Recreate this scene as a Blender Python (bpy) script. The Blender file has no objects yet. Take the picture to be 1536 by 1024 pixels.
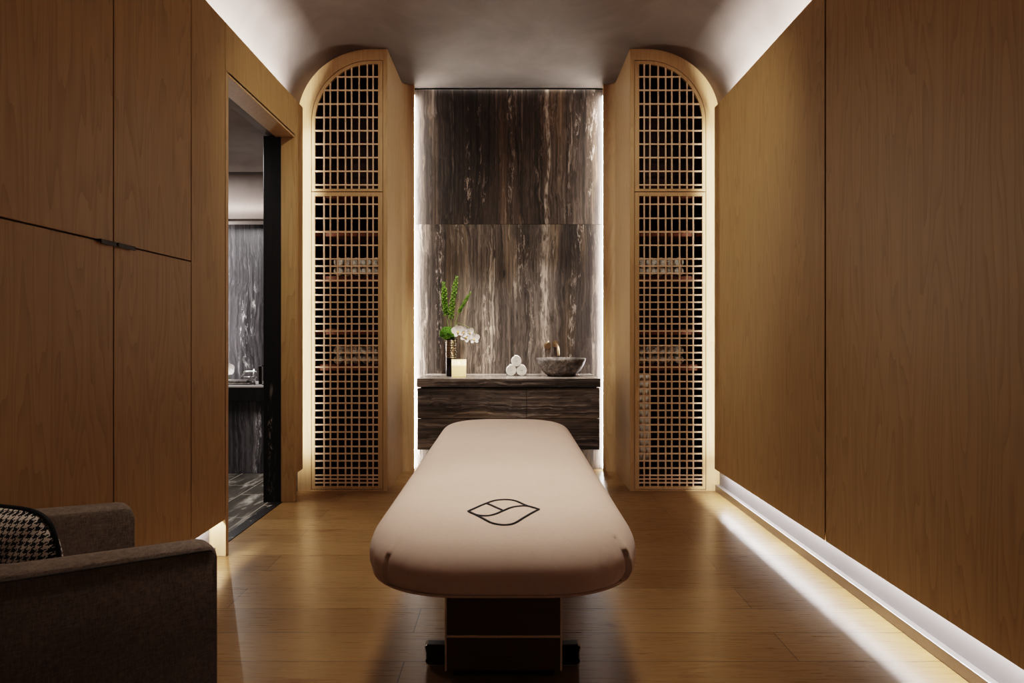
import bpy, bmesh, math, random
from mathutils import Vector, noise
from mathutils.bvhtree import BVHTree
random.seed(7)
C = bpy.context.scene.collection
PI = math.pi
F, CX, CY, HC = 920.0, 763.0, 502.0, 1.25

def at(px, py, d):
    """the point at depth d seen along a photo direction (used to measure positions)"""
    return Vector(((px - CX) / F * d, d, HC - (py - CY) / F * d))

def sm(bm, angle=35):
    for f in bm.faces: f.smooth = True

# ------------------------------------------------------------------ shape helpers
def NB(): return bmesh.new()

def box(bm, x0, x1, y0, y1, z0, z1, bev=0.0, seg=2):
    t = bmesh.new()
    x0, x1 = min(x0, x1), max(x0, x1); y0, y1 = min(y0, y1), max(y0, y1); z0, z1 = min(z0, z1), max(z0, z1)
    vs = [t.verts.new((x, y, z)) for x in (x0, x1) for y in (y0, y1) for z in (z0, z1)]
    for q in ((0,1,3,2),(4,6,7,5),(0,4,5,1),(2,3,7,6),(0,2,6,4),(1,5,7,3)):
        t.faces.new([vs[i] for i in q])
    if bev > 0:
        bmesh.ops.bevel(t, geom=list(t.edges), offset=bev, segments=seg, profile=0.5, affect='EDGES')
    merge(bm, t); return bm

def merge(bm, t):
    me = bpy.data.meshes.new('tmp'); t.to_mesh(me); t.free(); bm.from_mesh(me); bpy.data.meshes.remove(me)

def prism(bm, pts, fn, a, b):
    """closed polygon pts (2d) swept from a to b; fn(u,v,w)->xyz"""
    A = [bm.verts.new(fn(u, v, a)) for u, v in pts]; B = [bm.verts.new(fn(u, v, b)) for u, v in pts]
    n = len(pts)
    for i in range(n):
        j = (i + 1) % n; bm.faces.new((A[i], A[j], B[j], B[i]))
    bm.faces.new(A[::-1]); bm.faces.new(B)
    return bm

def ringprism(bm, outer, inner, fn, a, b):
    """a flat frame between two matched closed loops with thickness a..b"""
    oa = [bm.verts.new(fn(u, v, a)) for u, v in outer]; ob = [bm.verts.new(fn(u, v, b)) for u, v in outer]
    ia = [bm.verts.new(fn(u, v, a)) for u, v in inner]; ib = [bm.verts.new(fn(u, v, b)) for u, v in inner]
    n = len(outer)
    for i in range(n):
        j = (i + 1) % n
        bm.faces.new((oa[i], oa[j], ia[j], ia[i])); bm.faces.new((ob[j], ob[i], ib[i], ib[j]))
        bm.faces.new((oa[j], oa[i], ob[i], ob[j])); bm.faces.new((ia[i], ia[j], ib[j], ib[i]))
    return bm

def tube(bm, pts, r, seg=10, cap=True, closed=False):
    pts = [Vector(p) for p in pts]; n = len(pts); rings = []
    rr = r if isinstance(r, (list, tuple)) else [r] * n
    up = Vector((0, 0, 1))
    for i, p in enumerate(pts):
        if closed: t = pts[(i + 1) % n] - pts[i - 1]
        else: t = pts[min(i + 1, n - 1)] - pts[max(i - 1, 0)]
        t.normalize()
        s = t.cross(up)
        if s.length < 0.05: s = t.cross(Vector((1, 0, 0)))
        s.normalize(); u = s.cross(t)
        rings.append([bm.verts.new(p + (s * math.cos(2*PI*k/seg) + u * math.sin(2*PI*k/seg)) * rr[i]) for k in range(seg)])
    for i in range(n if closed else n - 1):
        a, b = rings[i], rings[(i + 1) % n]
        for k in range(seg):
            bm.faces.new((a[k], a[(k+1) % seg], b[(k+1) % seg], b[k])).smooth = True
    if cap and not closed:
        bm.faces.new(rings[0][::-1]); bm.faces.new(rings[-1])
    return bm

def lathe(bm, prof, cx, cy, seg=40, close=False):
    rings = []
    for r, z in prof:
        if r < 1e-5: rings.append([bm.verts.new((cx, cy, z))])
        else: rings.append([bm.verts.new((cx + r*math.cos(2*PI*k/seg), cy + r*math.sin(2*PI*k/seg), z)) for k in range(seg)])
    pairs = list(zip(rings, rings[1:]))
    if close: pairs.append((rings[-1], rings[0]))
    for a, b in pairs:
        for k in range(seg):
            k2 = (k + 1) % seg
            if len(a) == 1 and len(b) == 1: continue
            if len(a) == 1: f = bm.faces.new((a[0], b[k2], b[k]))
            elif len(b) == 1: f = bm.faces.new((a[k], a[k2], b[0]))
            else: f = bm.faces.new((a[k], a[k2], b[k2], b[k]))
            f.smooth = True
    return bm

def catmull(pts, n=8):
    pts = [Vector(p) for p in pts]; out = []
    P = [2*pts[0]-pts[1]] + pts + [2*pts[-1]-pts[-2]]
    for i in range(1, len(P) - 2):
        for k in range(n):
            t = k / n
            out.append(0.5*((2*P[i]) + (P[i+1]-P[i-1])*t + (2*P[i-1]-5*P[i]+4*P[i+1]-P[i+2])*t*t + (3*P[i]-P[i-1]-3*P[i+1]+P[i+2])*t**3))
    out.append(pts[-1]); return out

# ------------------------------------------------------------------ object helpers
OFF = {}
def obj(name, bm, mat, parent=None, flip=False):
    off = OFF.get(parent.as_pointer(), Vector()) if parent else Vector()
    bmesh.ops.recalc_face_normals(bm, faces=bm.faces)
    if off.length > 0: bmesh.ops.translate(bm, verts=bm.verts, vec=-off)
    me = bpy.data.meshes.new(name); bm.to_mesh(me); bm.free()
    o = bpy.data.objects.new(name, me); C.objects.link(o)
    me.materials.append(mat)
    if parent: o.parent = parent
    OFF[o.as_pointer()] = off
    return o

def tag(o, label, cat, group=None):
    o['label'] = label; o['category'] = cat
    if group: o['group'] = group
    return o

def thing(name, label, cat, loc, group=None):
    o = bpy.data.objects.new(name, None); C.objects.link(o)
    o.location = loc; o.empty_display_size = 0.1
    OFF[o.as_pointer()] = Vector(loc)
    return tag(o, label, cat, group)

def one(name, bm, mat, label, cat, loc, group=None):
    """a thing that is a single mesh, origin at loc"""
    loc = Vector(loc)
    bmesh.ops.recalc_face_normals(bm, faces=bm.faces)
    bmesh.ops.translate(bm, verts=bm.verts, vec=-loc)
    me = bpy.data.meshes.new(name); bm.to_mesh(me); bm.free(); me.materials.append(mat)
    o = bpy.data.objects.new(name, me); C.objects.link(o); o.location = loc
    OFF[o.as_pointer()] = loc
    return tag(o, label, cat, group)

def struct(name, bm, mat):
    o = obj(name, bm, mat); o['kind'] = 'structure'; return o

def bevel_mod(o, w=0.003, seg=2):
    m = o.modifiers.new('bevel', 'BEVEL'); m.width = w; m.segments = seg; m.limit_method = 'ANGLE'; return o

# ------------------------------------------------------------------ materials
def srgb(r, g, b):
    f = lambda c: ((c/255+0.055)/1.055)**2.4 if c/255 > 0.04045 else c/255/12.92
    return (f(r), f(g), f(b), 1.0)

class NT:
    def __init__(s, name):
        s.m = bpy.data.materials.new(name); s.m.use_nodes = True; s.t = s.m.node_tree
        s.bsdf = s.t.nodes['Principled BSDF']; s.out = s.t.nodes['Material Output']
    def n(s, typ, **kw):
        nd = s.t.nodes.new(typ)
        for k, v in kw.items():
            if k.startswith('i_'):
                key = k[2:]; key = int(key) if key.isdigit() else key.replace('_', ' ')
                if isinstance(v, bpy.types.NodeSocket): s.t.links.new(v, nd.inputs[key])
                else: nd.inputs[key].default_value = v
            else: setattr(nd, k, v)
        return nd
    def math(s, op, a, b=None, c=None):
        nd = s.t.nodes.new('ShaderNodeMath'); nd.operation = op
        for i, v in enumerate((a, b, c)):
            if v is None: continue
            if isinstance(v, bpy.types.NodeSocket): s.t.links.new(v, nd.inputs[i])
            else: nd.inputs[i].default_value = v
        return nd.outputs[0]
    def coords(s, kind='Object'):
        return s.n('ShaderNodeTexCoord').outputs[kind]
    def map(s, vec, scale=(1,1,1), loc=(0,0,0), rot=(0,0,0)):
        return s.n('ShaderNodeMapping', i_Vector=vec, i_Scale=scale, i_Location=loc, i_Rotation=rot).outputs[0]
    def noise(s, vec, scale=1, detail=3, rough=0.5, dist=0.0):
        return s.n('ShaderNodeTexNoise', i_Vector=vec, i_Scale=scale, i_Detail=detail, i_Roughness=rough, i_Distortion=dist).outputs[0]
    def ramp(s, fac, stops, interp='LINEAR'):
        nd = s.n('ShaderNodeValToRGB', i_Fac=fac); e = nd.color_ramp.elements; nd.color_ramp.interpolation = interp
        while len(e) < len(stops): e.new(0.5)
        for el, (p, c) in zip(e, stops):
            el.position = p; el.color = c if len(c) == 4 else (*c, 1)
        return nd.outputs[0]
    def mix(s, fac, a, b, mode='MIX'):
        nd = s.t.nodes.new('ShaderNodeMix'); nd.data_type = 'RGBA'; nd.blend_type = mode
        for sock, v in ((nd.inputs[0], fac), (nd.inputs[6], a), (nd.inputs[7], b)):
            if isinstance(v, bpy.types.NodeSocket): s.t.links.new(v, sock)
            else: sock.default_value = v
        return nd.outputs[2]
    def set(s, **kw):
        for k, v in kw.items():
            key = k.replace('_', ' ')
            if isinstance(v, bpy.types.NodeSocket): s.t.links.new(v, s.bsdf.inputs[key])
            else: s.bsdf.inputs[key].default_value = v
        return s
    def bump(s, h, strength=0.2, dist=0.005):
        b = s.n('ShaderNodeBump', i_Height=h, i_Strength=strength, i_Distance=dist)
        s.t.links.new(b.outputs[0], s.bsdf.inputs['Normal']); return s

def plain(name, col, rough=0.5, metal=0.0, var=0.08, sc=40, **kw):
    t = NT(name); v = t.noise(t.coords(), sc, 3)
    c2 = tuple(max(0, x*(1-var*2)) for x in col[:3]) + (1,)
    t.set(Base_Color=t.ramp(v, [(0.3, c2), (0.7, col)]), Roughness=rough, Metallic=metal, **kw); return t.m

def oak(name, base, dark, scale=(1,1,1), rough=0.45, strength=0.55, bump=0.04):
    """veneer whose grain runs along the axis with the smallest scale"""
    t = NT(name); co = t.coords()
    rnd = t.n('ShaderNodeObjectInfo').outputs['Random']
    shift = t.n('ShaderNodeCombineXYZ', i_X=t.math('MULTIPLY', rnd, 37.0), i_Y=t.math('MULTIPLY', rnd, 91.0), i_Z=t.math('MULTIPLY', rnd, 13.0)).outputs[0]
    p = t.n('ShaderNodeVectorMath', operation='ADD', i_0=t.map(co, scale=tuple(6.5*s for s in scale)), i_1=shift).outputs[0]
    figure = t.noise(p, 1.0, 2, 0.4, 0.15)
    lines = t.math('FRACT', t.math('MULTIPLY', figure, 17.0))
    lines = t.math('POWER', lines, 2.5)
    fib = t.noise(t.map(co, scale=tuple(170*s if s > 0.5 else 5.0 for s in scale)), 1.0, 3, 0.6)
    fib2 = t.noise(t.map(co, scale=tuple(40*s if s > 0.5 else 0.8 for s in scale)), 1.0, 3, 0.6)
    f = t.math('ADD', t.math('MULTIPLY', lines, 0.38), t.math('ADD', t.math('MULTIPLY', fib, 0.45), t.math('MULTIPLY', fib2, 0.45)))
    c = t.ramp(t.math('MULTIPLY', f, 1.0), [(0.25, base), (0.95, dark)])
    c = t.mix(strength, base, c)
    t.set(Base_Color=c, Roughness=t.math('ADD', rough, t.math('MULTIPLY', fib, 0.12)))
    t.bump(fib, bump, 0.002); return t.m

def stone(name, dark, mid, light, tan, fleck, scale, rough=0.3, seed=0.0, flecks=1.0, zones=None, vein=None):
    """streaked dark stone; the streaks run along the axis with the smallest scale"""
    t = NT(name); co = t.map(t.coords(), loc=(seed, seed*1.7, seed*0.6))
    sc = lambda k, l: tuple(k*s if s > 0.5 else l for s in scale)
    w = t.noise(t.map(co, scale=sc(2.5, 1.6)), 1.0, 3, 0.55)
    wv = t.n('ShaderNodeCombineXYZ', i_X=t.math('MULTIPLY', w, 0.12 if scale[0] > .5 else 0), i_Y=t.math('MULTIPLY', w, 0.12 if scale[1] > .5 else 0), i_Z=t.math('MULTIPLY', w, 0.12 if scale[2] > .5 else 0)).outputs[0]
    p = t.n('ShaderNodeVectorMath', operation='ADD', i_0=co, i_1=wv).outputs[0]
    a = t.noise(t.map(p, scale=sc(15, 0.40)), 1.0, 6, 0.72)
    b = t.noise(t.map(p, scale=sc(5.5, 0.35), loc=(5.2, 1.3, 9.1)), 1.0, 3, 0.5)
    fine = t.noise(t.map(p, scale=sc(120, 2.0)), 1.0, 4, 0.7)
    c = t.ramp(a, [(0.30, dark), (0.46, mid), (0.58, dark), (0.70, light)])
    c = t.mix(t.ramp(b, [(0.52, (0,0,0)), (0.68, (1,1,1))]), c, t.ramp(a, [(0.32, mid), (0.55, tan), (0.7, light)]))
    c = t.mix(0.6, c, t.ramp(fine, [(0.32, (.12,.12,.12)), (0.68, (.72,.72,.72))]), 'OVERLAY')
    midn = t.noise(t.map(p, scale=sc(46, 0.55), loc=(3.3, 6.1, 0.7)), 1.0, 4, 0.62)
    c = t.mix(1.0, c, t.ramp(midn, [(0.34, (.50,.49,.48)), (0.5, (.95,.95,.95)), (0.66, (1.7,1.68,1.66))]), 'MULTIPLY')
    big = t.noise(t.map(p, scale=sc(3.2, 0.16), loc=(9.1, 2.2, 4.7)), 1.0, 2, 0.5)
    c = t.mix(1.0, c, t.ramp(big, [(0.36, (.42,.40,.39)), (0.5, (.85,.84,.83)), (0.64, (1.5,1.47,1.42))]), 'MULTIPLY')
    if zones:   # broad light and dark bands across the slab
        sx = t.n('ShaderNodeSeparateXYZ', i_0=t.coords()).outputs[0]
        wob = t.math('MULTIPLY', t.math('SUBTRACT', t.noise(t.map(t.coords(), scale=(4, 4, 1.3)), 1.0, 3), 0.5), 0.16)
        xx = t.math('ADD', t.math('MULTIPLY', t.math('ADD', sx, wob), 1/1.8), 0.5)
        c = t.mix(1.0, c, t.ramp(xx, [(max(0, min(1, x/1.8 + .5)), (k_, k_*.985, k_*.96)) for x, k_ in zones]), 'MULTIPLY')
        if vein:
            w2 = t.math('MULTIPLY', t.math('SUBTRACT', t.noise(t.map(t.coords(), scale=(3, 3, 2.2)), 1.0, 4), 0.5), 0.10)
            dd = t.math('ABSOLUTE', t.math('SUBTRACT', t.math('ADD', sx, w2), vein[0]))
            grit = t.noise(t.map(p, scale=sc(60, 7)), 1.0, 5, 0.7)
            vm = t.math('MULTIPLY', t.ramp(t.math('DIVIDE', dd, vein[1]), [(0.35, (1,1,1)), (1.0, (0,0,0))]), t.ramp(grit, [(0.40, (0,0,0)), (0.58, (1,1,1))]))
            c = t.mix(t.math('MULTIPLY', vm, vein[2]), c, fleck)
    # broken pale crystal flecks strung along the streaks
    g = t.noise(t.map(p, scale=sc(9, 0.55), loc=(1.7, 7.7, 3.3)), 1.0, 2, 0.5)
    h = t.noise(t.map(p, scale=sc(30, 6.5)), 1.0, 6, 0.78, 0.4)
    k = t.math('MULTIPLY', t.ramp(g, [(0.57, (0,0,0)), (0.66, (1,1,1))]), t.ramp(h, [(0.535, (0,0,0)), (0.61, (1,1,1))]))
    c = t.mix(t.math('MULTIPLY', k, 0.72*flecks), c, fleck)
    t.set(Base_Color=c, Roughness=t.math('ADD', rough, t.math('MULTIPLY', fine, 0.15)))
    return t.m

OAK = srgb(172, 141, 96); OAKD = srgb(118, 88, 52)
M = {}
M['oak_v'] = oak('oak_veneer_vertical', OAK, OAKD, (1, 1, 0.085))
M['oak_cab'] = oak('oak_cabinet', srgb(184, 154, 116), srgb(142, 110, 76), (1, 1, 0.085), 0.42, 0.5)
M['oak_lat_lit'] = oak('oak_lattice_lit', srgb(206, 178, 152), srgb(178, 146, 118), (1, 1, 0.1), 0.45, 0.4)  # same oak made paler: strip light on the bars put into the colour
M['mahog'] = oak('mahogany_interior', srgb(66, 28, 16), srgb(36, 15, 9), (1, 1, 0.1), 0.5, 0.6)
M['marble'] = stone('brown_streaked_marble', srgb(58, 50, 46), srgb(104, 94, 88), srgb(158, 146, 138), srgb(138, 118, 100), srgb(222, 208, 196), (1, 1, 0.05), 0.5, 0.0, 0.9, [(-.85, 1.0), (-.5, .72), (-.2, .95), (.05, 1.3), (.2, 1.0), (.45, .75), (.85, .95)], (.36, .022, .75))
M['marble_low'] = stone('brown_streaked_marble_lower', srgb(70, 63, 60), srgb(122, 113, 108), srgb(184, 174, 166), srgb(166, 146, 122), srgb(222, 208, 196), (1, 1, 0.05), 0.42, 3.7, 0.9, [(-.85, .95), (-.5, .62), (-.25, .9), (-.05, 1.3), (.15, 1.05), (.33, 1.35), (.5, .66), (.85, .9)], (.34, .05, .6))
M['marble_h'] = stone('brown_marble_cross_cut', srgb(54, 48, 46), srgb(92, 84, 79), srgb(138, 128, 120), srgb(112, 98, 86), srgb(205, 190, 176), (0.05, 1, 1), 0.3, 2.9, 1.2)
M['marble_top'] = stone('grey_marble_top', srgb(140, 134, 130), srgb(168, 160, 155), srgb(205, 198, 192), srgb(176, 164, 154), srgb(205, 195, 188), (0.05, 1, 1), 0.15, 2.2, 0.5)
M['marble_blk'] = stone('black_marble', srgb(16, 14, 14), srgb(26, 23, 22), srgb(44, 40, 38), srgb(30, 26, 24), srgb(170, 160, 150), (1, 1, 0.05), 0.3, 4.4, 0.9)
M['marble_bath'] = stone('grey_bath_marble', srgb(46, 44, 47), srgb(70, 68, 71), srgb(108, 106, 108), srgb(76, 73, 75), srgb(235, 232, 230), (1, 1, 0.05), 0.3, 8.1)
M['led'] = NT('led_white').set(Base_Color=(1, 1, 1, 1), Emission_Color=(1.0, 0.97, 0.94, 1), Emission_Strength=75.0).m

def mk_ceiling():
    t = NT('grey_plaster'); co = t.coords()
    a = t.noise(co, 1.6, 5, 0.6, 0.6); b = t.noise(co, 30, 4)
    c = t.ramp(a, [(0.3, srgb(116, 105, 99)), (0.7, srgb(138, 128, 122))])
    t.set(Base_Color=c, Roughness=0.85).bump(b, 0.06, 0.003); return t.m
M['plaster'] = mk_ceiling()
M['white'] = plain('white_painted_wall', srgb(126, 120, 118), 0.7, var=0.02)
M['alu'] = plain('brushed_aluminium', srgb(150, 144, 140), 0.35, 0.7, var=0.05, sc=120)

def mk_floor():
    t = NT('oak_plank_floor'); co = t.coords()
    br = t.n('ShaderNodeTexBrick', offset=0.37, offset_frequency=2, squash=1.0, i_Vector=t.map(co, loc=(0.4, -0.0835, 0)),
             i_Color1=(0, 0, 0, 1), i_Color2=(1, 1, 1, 1), i_Mortar=(0.5, 0.5, 0.5, 1), i_Scale=1.0, i_Mortar_Size=0.0022,
             i_Mortar_Smooth=0.2, i_Brick_Width=2.4, i_Row_Height=0.2265)
    tone = br.outputs['Color']; mort = br.outputs['Fac']
    sh = t.n('ShaderNodeCombineXYZ', i_X=t.math('MULTIPLY', tone, 31.0), i_Y=t.math('MULTIPLY', tone, 17.0)).outputs[0]
    p = t.n('ShaderNodeVectorMath', operation='ADD', i_0=t.map(co, scale=(0.55, 7.5, 1)), i_1=sh).outputs[0]
    fig = t.math('POWER', t.math('FRACT', t.math('MULTIPLY', t.noise(p, 1.0, 2, 0.4, 0.2), 15.0)), 2.0)
    fib = t.noise(t.map(co, scale=(5, 170, 1)), 1.0, 3, 0.6)
    knots = t.noise(t.map(co, scale=(2.2, 9, 1), loc=(3, 8, 0)), 1.0, 5, 0.65, 0.8)
    f = t.math('ADD', t.math('MULTIPLY', fig, 0.26), t.math('MULTIPLY', fib, 0.42))
    c = t.ramp(f, [(0.15, srgb(136, 108, 72)), (0.75, srgb(104, 78, 48))])
    c = t.mix(t.ramp(knots, [(0.6, (0,0,0)), (0.72, (1,1,1))]), c, srgb(96, 62, 34))
    c = t.mix(t.math('MULTIPLY', tone, 0.6), c, srgb(98, 72, 43))
    c = t.mix(t.math('MULTIPLY', mort, 0.75), c, srgb(40, 25, 14))
    t.set(Base_Color=c, Roughness=t.math('ADD', 0.22, t.math('MULTIPLY', fib, 0.14)), Specular_IOR_Level=0.5)
    t.bump(t.math('SUBTRACT', t.math('MULTIPLY', fib, 0.25), mort), 0.12, 0.002); return t.m
M['floor'] = mk_floor()

def mk_tile():
    t = NT('dark_stone_tile'); co = t.coords()
    br = t.n('ShaderNodeTexBrick', offset=0.5, i_Vector=t.map(co, rot=(0, 0, PI/2)), i_Color1=(0, 0, 0, 1), i_Color2=(1, 1, 1, 1), i_Mortar=(0.5,0.5,0.5,1),
             i_Scale=1.0, i_Mortar_Size=0.004, i_Brick_Width=0.6, i_Row_Height=0.3)
    a = t.noise(t.map(co, scale=(14, 3, 1)), 1.0, 6, 0.65, 0.5)
    c = t.ramp(a, [(0.32, srgb(46, 43, 40)), (0.55, srgb(82, 78, 72)), (0.72, srgb(190, 182, 172))])
    c = t.mix(t.math('MULTIPLY', br.outputs['Color'], 0.4), c, srgb(66, 62, 56))
    c = t.mix(br.outputs['Fac'], c, srgb(150, 142, 130))
    t.set(Base_Color=c, Roughness=0.3); return t.m
M['tile'] = mk_tile()

def mk_fabric(name, c1, c2, sc=420, rough=0.9, sheen=0.15, bump=0.25):
    t = NT(name); co = t.coords()
    a = t.noise(t.map(co, scale=(sc, sc, sc*0.18)), 1.0, 2, 0.6); b = t.noise(t.map(co, scale=(sc*0.18, sc*0.18, sc)), 1.0, 2, 0.6)
    w = t.math('MULTIPLY', t.math('ADD', a, b), 0.5); big = t.noise(co, 7, 3)
    c = t.ramp(t.math('ADD', t.math('MULTIPLY', w, 0.8), t.math('MULTIPLY', big, 0.2)), [(0.36, c2), (0.62, c1)])
    t.set(Base_Color=c, Roughness=rough, Sheen_Weight=sheen, Sheen_Roughness=0.5).bump(w, bump, 0.002); return t.m
M['chair'] = mk_fabric('taupe_linen', srgb(128, 114, 102), srgb(84, 72, 62), 300)
M['chair_seam'] = mk_fabric('taupe_seam', srgb(84, 73, 63), srgb(56, 48, 40), 300)
M['cover'] = mk_fabric('cream_cotton_cover', srgb(206, 183, 166), srgb(196, 172, 154), 600, 0.85, 0.1, 0.06)
M['towel'] = mk_fabric('white_terry', srgb(242, 238, 232), srgb(222, 216, 208), 350, 0.95, 0.3, 0.5)
M['black'] = plain('black_plastic', srgb(18, 17, 17), 0.3, var=0.05)
M['ink'] = plain('black_thread', srgb(16, 15, 18), 0.7, var=0.05)
M['darkwood'] = oak('dark_walnut', srgb(92, 58, 40), srgb(56, 33, 22), (0.085, 1, 1), 0.4, 0.6)
M['edge'] = plain('pale_edge_trim', srgb(214, 194, 168), 0.35, 0.0, var=0.05)
M['bronze'] = plain('dark_bronze', srgb(46, 36, 28), 0.35, 0.8, var=0.1)
M['brass'] = plain('warm_brushed_metal', srgb(214, 190, 160), 0.32, 1.0, var=0.05)
M['chrome'] = plain('chrome', srgb(225, 225, 225), 0.08, 1.0, var=0.01)
M['vase'] = plain('black_glazed_vase', srgb(12, 10, 10), 0.2, var=0.1)
M['vase_ring'] = plain('ribbed_pewter', srgb(150, 136, 118), 0.25, 0.9, var=0.08)
M['stem'] = plain('pale_green_stem', srgb(128, 142, 86), 0.6, var=0.15)
M['bell'] = plain('green_bell_blossoms', srgb(138, 176, 74), 0.6, var=0.3, sc=70)
M['moss'] = plain('green_moss', srgb(104, 150, 48), 0.9, var=0.36, sc=120)
M['petal'] = plain('white_orchid_petal', srgb(246, 240, 236), 0.6, var=0.03, sc=60)
M['lip'] = plain('yellow_orchid_lip', srgb(226, 186, 96), 0.6)
M['bowl'] = stone('grey_stone_bowl', srgb(96, 91, 88), srgb(134, 128, 124), srgb(180, 173, 167), srgb(140, 132, 125), srgb(170, 160, 150), (1, 0.05, 1), 0.35, 6.0, 0.25)
M['wick'] = plain('charred_wick', srgb(40, 30, 24), 0.9)
M['wax'] = NT('cream_wax_glow').set(Base_Color=srgb(250, 238, 216), Roughness=0.5, Subsurface_Weight=0.6, Subsurface_Radius=(0.05, 0.025, 0.01), Emission_Color=(1.0, 0.78, 0.46, 1), Emission_Strength=1.0).m  # emission puts the flame's glow into the wax itself
M['flame'] = NT('candle_flame').set(Base_Color=(1, .7, .3, 1), Emission_Color=(1.0, 0.6, 0.22, 1), Emission_Strength=14.0).m
def mk_holder():
    t = NT('frosted_candle_glass')
    tr = t.n('ShaderNodeBsdfTranslucent', i_Color=srgb(255, 247, 232)); g = t.n('ShaderNodeBsdfTransparent', i_Color=srgb(255, 250, 242))
    gl = t.n('ShaderNodeBsdfGlossy', i_Roughness=0.1)
    m1 = t.n('ShaderNodeMixShader', i_0=0.45, i_1=tr.outputs[0], i_2=g.outputs[0]); m2 = t.n('ShaderNodeMixShader', i_0=0.08, i_1=m1.outputs[0], i_2=gl.outputs[0])
    t.t.links.new(m2.outputs[0], t.out.inputs[0]); return t.m
M['holder'] = mk_holder()
def mk_hounds():
    t = NT('black_white_houndstooth_wool'); uv = t.coords('UV')
    wob = t.n('ShaderNodeTexNoise', i_Vector=uv, i_Scale=60.0, i_Detail=2.0)
    p = t.n('ShaderNodeVectorMath', operation='ADD', i_0=uv, i_1=t.n('ShaderNodeVectorMath', operation='SCALE', i_0=wob.outputs['Color'], i_Scale=0.012).outputs[0]).outputs[0]
    s = t.n('ShaderNodeSeparateXYZ', i_0=p)
    K = 200.0
    ix = t.math('FLOOR', t.math('MULTIPLY', s.outputs[0], K)); iy = t.math('FLOOR', t.math('MULTIPLY', s.outputs[1], K))
    wx = t.math('LESS_THAN', t.math('FLOORED_MODULO', ix, 8.0), 3.5); wy = t.math('LESS_THAN', t.math('FLOORED_MODULO', iy, 8.0), 3.5)
    tw = t.math('LESS_THAN', t.math('FLOORED_MODULO', t.math('SUBTRACT', ix, iy), 4.0), 1.5)
    v = t.math('ADD', t.math('MULTIPLY', wx, tw), t.math('MULTIPLY', wy, t.math('SUBTRACT', 1.0, tw)))
    c = t.mix(v, srgb(26, 25, 27), srgb(226, 214, 202))
    fz = t.noise(uv, 300, 3)
    t.set(Base_Color=c, Roughness=0.95, Sheen_Weight=0.2).bump(t.math('ADD', v, fz), 0.5, 0.002); return t.m
M['hounds'] = mk_hounds()

# ------------------------------------------------------------------ room measurements
XW = 1.69          # plaster wall behind the panels
XP = 1.60          # face of the oak panels
ZP0, ZP1 = 0.205, 3.02
YC = 4.915         # front of the lattice cabinets
YB = 5.70          # stone wall
YN = -1.3          # wall behind the camera
ZC = 3.54

# floor (wood), bath floor
b = NB(); box(b, -1.70, 1.70, YN, 5.80, -0.08, 0.0); struct('floor', b, M['floor'])
b = NB(); box(b, -3.9, -1.70, 2.4, 6.3, -0.08, 0.0); o = struct('floor_bathroom', b, M['tile'])
b = NB(); box(b, -1.765, -1.69, 3.496, 4.58, -0.07, 0.004); struct('trim_1', b, M['marble_blk'])

# ceiling vault
def arc(cx, cz, a, bb, n=20, t0=0.0, t1=PI/2):
    return [(cx + a*math.cos(t0 + (t1-t0)*i/n), cz + bb*math.sin(t0 + (t1-t0)*i/n)) for i in range(n+1)]
half = [(XW + 0.002, 2.90)] + arc(1.10, 2.98, XW + 0.002 - 1.10, 0.562, 24)
prof = half + [(-x, z) for x, z in half[::-1]]
out = prof + [(-1.95, 2.90), (-1.95, 3.75), (1.95, 3.75), (1.95, 2.90)]
b = NB(); prism(b, out, lambda u, v, w: (u, w, v), YN, 5.80)
b.normal_update()
for f in b.faces: f.smooth = abs(f.normal.y) < 0.5 and all(abs(q.co.x) < XW + .01 and q.co.z < 3.7 for q in f.verts)
struct('ceiling', b, M['plaster'])
# walls
b = NB(); box(b, XW, 1.95, YN, 5.80, -0.05, 2.90); struct('wall_right', b, M['white'])
b = NB(); box(b, -1.95, -XW, YN, 3.463, -0.05, 2.90); box(b, -1.83, -XW, 4.70, 5.80, -0.05, 2.90); box(b, -1.83, -XW, 3.463, 4.70, 2.75, 2.90)
wl = struct('wall_left', b, M['white'])
b = NB(); box(b, -1.95, 1.95, YN - 0.1, YN, -0.05, 3.75); struct('wall_back', b, M['oak_v'])
b = NB(); box(b, -1.83, 1.83, YB + 0.03, 5.95, -0.05, 3.75); wf = struct('wall_front', b, M['white'])
b = NB(); box(b, -0.955, 0.955, YB, YB + 0.03, 2.279, ZC - 0.012); obj('upper_stone_slab', b, M['marble'], wf)
b = NB(); box(b, -0.955, 0.955, YB, YB + 0.03, 0.0, 2.276); obj('lower_stone_slab', b, M['marble_low'], wf)
# baseboards (aluminium profile at the foot of the floating panels)
for s, nm in ((1, 'baseboard_right'),):
    b = NB(); box(b, s*1.655, s*XW, YN, YC, 0, 0.052, 0.003); struct(nm, b, M['alu'])
b = NB(); box(b, -1.655, -XW, YN, 3.463, 0, 0.052, 0.003); struct('baseboard_left', b, M['alu'])

def panel(bm, s, y0, y1, z0=ZP0, z1=ZP1, th=0.026):
    g = 0.0030
    return box(bm, s*XP, s*(XP + th), y0 + g, y1 - g, z0 + g, z1 - g, 0.0012, 1)
# right: two floating oak panels (parts of the right wall)
wr = bpy.data.objects['wall_right']
obj('oak_panel', panel(NB(), 1, 3.104, 4.77), M['oak_v'], wr)
obj('oak_panel', panel(NB(), 1, YN + 0.02, 3.096), M['oak_v'], wr)
b = NB(); box(b, 1.627, 1.66, 3.085, 3.115, 0.24, 2.98); obj('seam_dark_strip', b, M['black'], wr)  # black strip added behind the seam so the gap reads dark
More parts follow.
